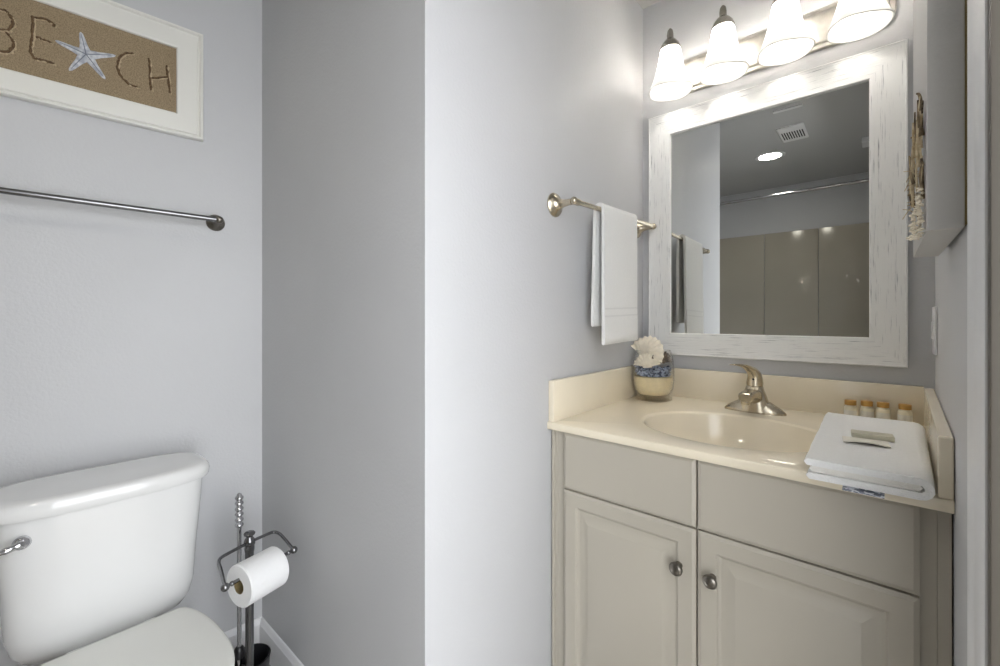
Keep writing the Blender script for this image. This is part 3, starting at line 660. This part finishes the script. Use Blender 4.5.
for x in (-.590, -.411, -.232, -.053):
    c = (x, SYY, 0)
    ar = MB().tube(bez([(x, D - .020, 2.10), (x, D - .05, 2.104), (x, D - .085, 2.135), (x, D - .104, 2.175), (x, SYY, 2.20)], 6), .0065, 12).build('arm', 'nickel', vl)
    MB().lathe([(.034, 2.160), (.036, 2.163), (.0355, 2.168), (.031, 2.180), (.0215, 2.193), (.013, 2.200), (.0115, 2.206), (.0118, 2.218), (.0095, 2.232), (.0045, 2.239), (.0005, 2.240)], c, 28).build('socket_cap', 'capnickel', vl)
    pf = [(.031, 2.166), (.0345, 2.160), (.0365, 2.147), (.040, 2.124), (.0455, 2.096), (.053, 2.069), (.062, 2.044), (.0695, 2.024), (.073, 2.013), (.074, 2.008)]
    bell = MB(); n = 48; rings = []
    for r, z in pf:
        fl = max(0, (2.05 - z) / .05)
        rings.append([Vector((x + (r + .0022 * fl * math.cos(3 * t)) * math.cos(t), SYY + (r + .0022 * fl * math.cos(3 * t)) * math.sin(t), z + .003 * fl * math.cos(3 * t))) for t in [2 * PI * j / n for j in range(n)]])
    bell.loft(rings, False, False)
    lst = rings[-1]; bell.tube(lst + [lst[0]], .0019, 8, False)
    sh = bell.build('lamp_shade', 'shade', vl, smooth=70)
    MB().lathe([(.012, 2.165), (.013, 2.158), (.019, 2.145), (.0245, 2.130), (.0255, 2.116), (.023, 2.102), (.015, 2.092), (.0005, 2.088)], c, 24).build('light_bulb', 'bulb', sh, smooth=70)

# ---------------------------------------------------------------- boxed wall art with driftwood, right wall
Y0, Y1, XF, XBK, BZ0, BZ1 = .85, 1.215, .046, .0824, 1.292, 1.86
wa = thing('wall_art_box', 'deep grey box panel hung on the right wall beside the mirror', 'wall art', (XBK, 1.03, BZ0))
MB().box(XF, XBK, Y0, Y1, BZ0, BZ1, .0012).build('panel', 'artside', wa)
MB().box(XBK, XBK + .0022, Y0 - .0005, Y0 + .03, BZ0 + .004, BZ1).build('backing_strip', 'wick', wa)
DY = .895
dw = thing('driftwood_hanging', 'bundle of driftwood twigs and white shell bits on the box panel face', 'driftwood decoration', (XF - .01, DY, 1.30))
for k in range(46):
    z_ = random.uniform(1.335, 1.455); y_ = DY + random.uniform(-.022, .022); L_ = random.uniform(.025, .06); wx = .004 + .013 * (1.50 - z_) / .17
    x_ = XF - random.uniform(.002, wx); tl_ = random.uniform(-.25, .25)
    p0 = Vector((x_, y_, z_)); p1 = p0 + Vector((random.uniform(-.004, .003), math.sin(tl_) * L_, L_ * math.cos(tl_)))
    p1.x = min(p1.x, XF - .002)
    mid = p0.lerp(p1, .5) + Vector((random.uniform(-.002, 0), random.uniform(-.003, .003), 0)); r0 = random.uniform(.0012, .0024)
    MB().tube(bez([p0, mid, p1], 4), [r0 * (1 - .07 * i) for i in range(9)], 6).build('twig', 'driftwood' if k % 3 == 0 else 'twigpale', dw)
for k in range(12):
    z_ = 1.320 + k * .008; p0 = Vector((XF - .006, DY + random.uniform(-.015, .015), z_)); p1 = p0 + Vector((-.010 - random.uniform(0, .008), random.uniform(-.02, .02), random.uniform(-.03, .02)))
    MB().tube(bez([p0, p0.lerp(p1, .5) + Vector((0, 0, .004)), p1], 4), .0006, 5).build('twig', 'twigpale', dw)
MB().tube(bez([(XF - .003, DY, 1.44), (XF - .0055, DY, 1.47), (XF - .004, DY, 1.49), (XF - .006, DY, 1.502), (XF - .009, DY, 1.504)], 6), [.0032 - .00008 * i for i in range(25)], 8).build('twig', 'driftwood', dw)
MB().tube(bez([(XF - .006, DY, 1.42), (XF - .009, DY, 1.438), (XF - .015, DY, 1.440)], 6), .0013, 8).build('twig', 'driftwood', dw)
sb = MB()
for k in range(150):
    z_ = 1.288 + (random.random() ** 1.3) * .075; wx = .017 * (1 - (z_ - 1.288) / .12)
    r = random.uniform(.0018, .0038); sb.ico((XF - r - random.uniform(0, wx * .8), DY + random.uniform(-.025, .025), z_), r, (1, 1.3, .7), .25)
sb.build('shell_bits', 'shellwhite', dw, smooth=0)['kind'] = 'stuff'

# ---------------------------------------------------------------- switch plate on the right wall near the mirror
sw = thing('switch_plate', 'white switch plate on the right wall next to the mirror corner', 'switch', (X5(1.64), 1.64, 1.135))
MB().box(X5(1.60) - .006, X5(1.60) - .0005, 1.60, 1.672, 1.073, 1.200, .002).build('plate', 'trim', sw)
MB().box(X5(1.60) - .0095, X5(1.60) - .0055, 1.625, 1.648, 1.115, 1.160, .001).build('toggle', 'trim', sw)
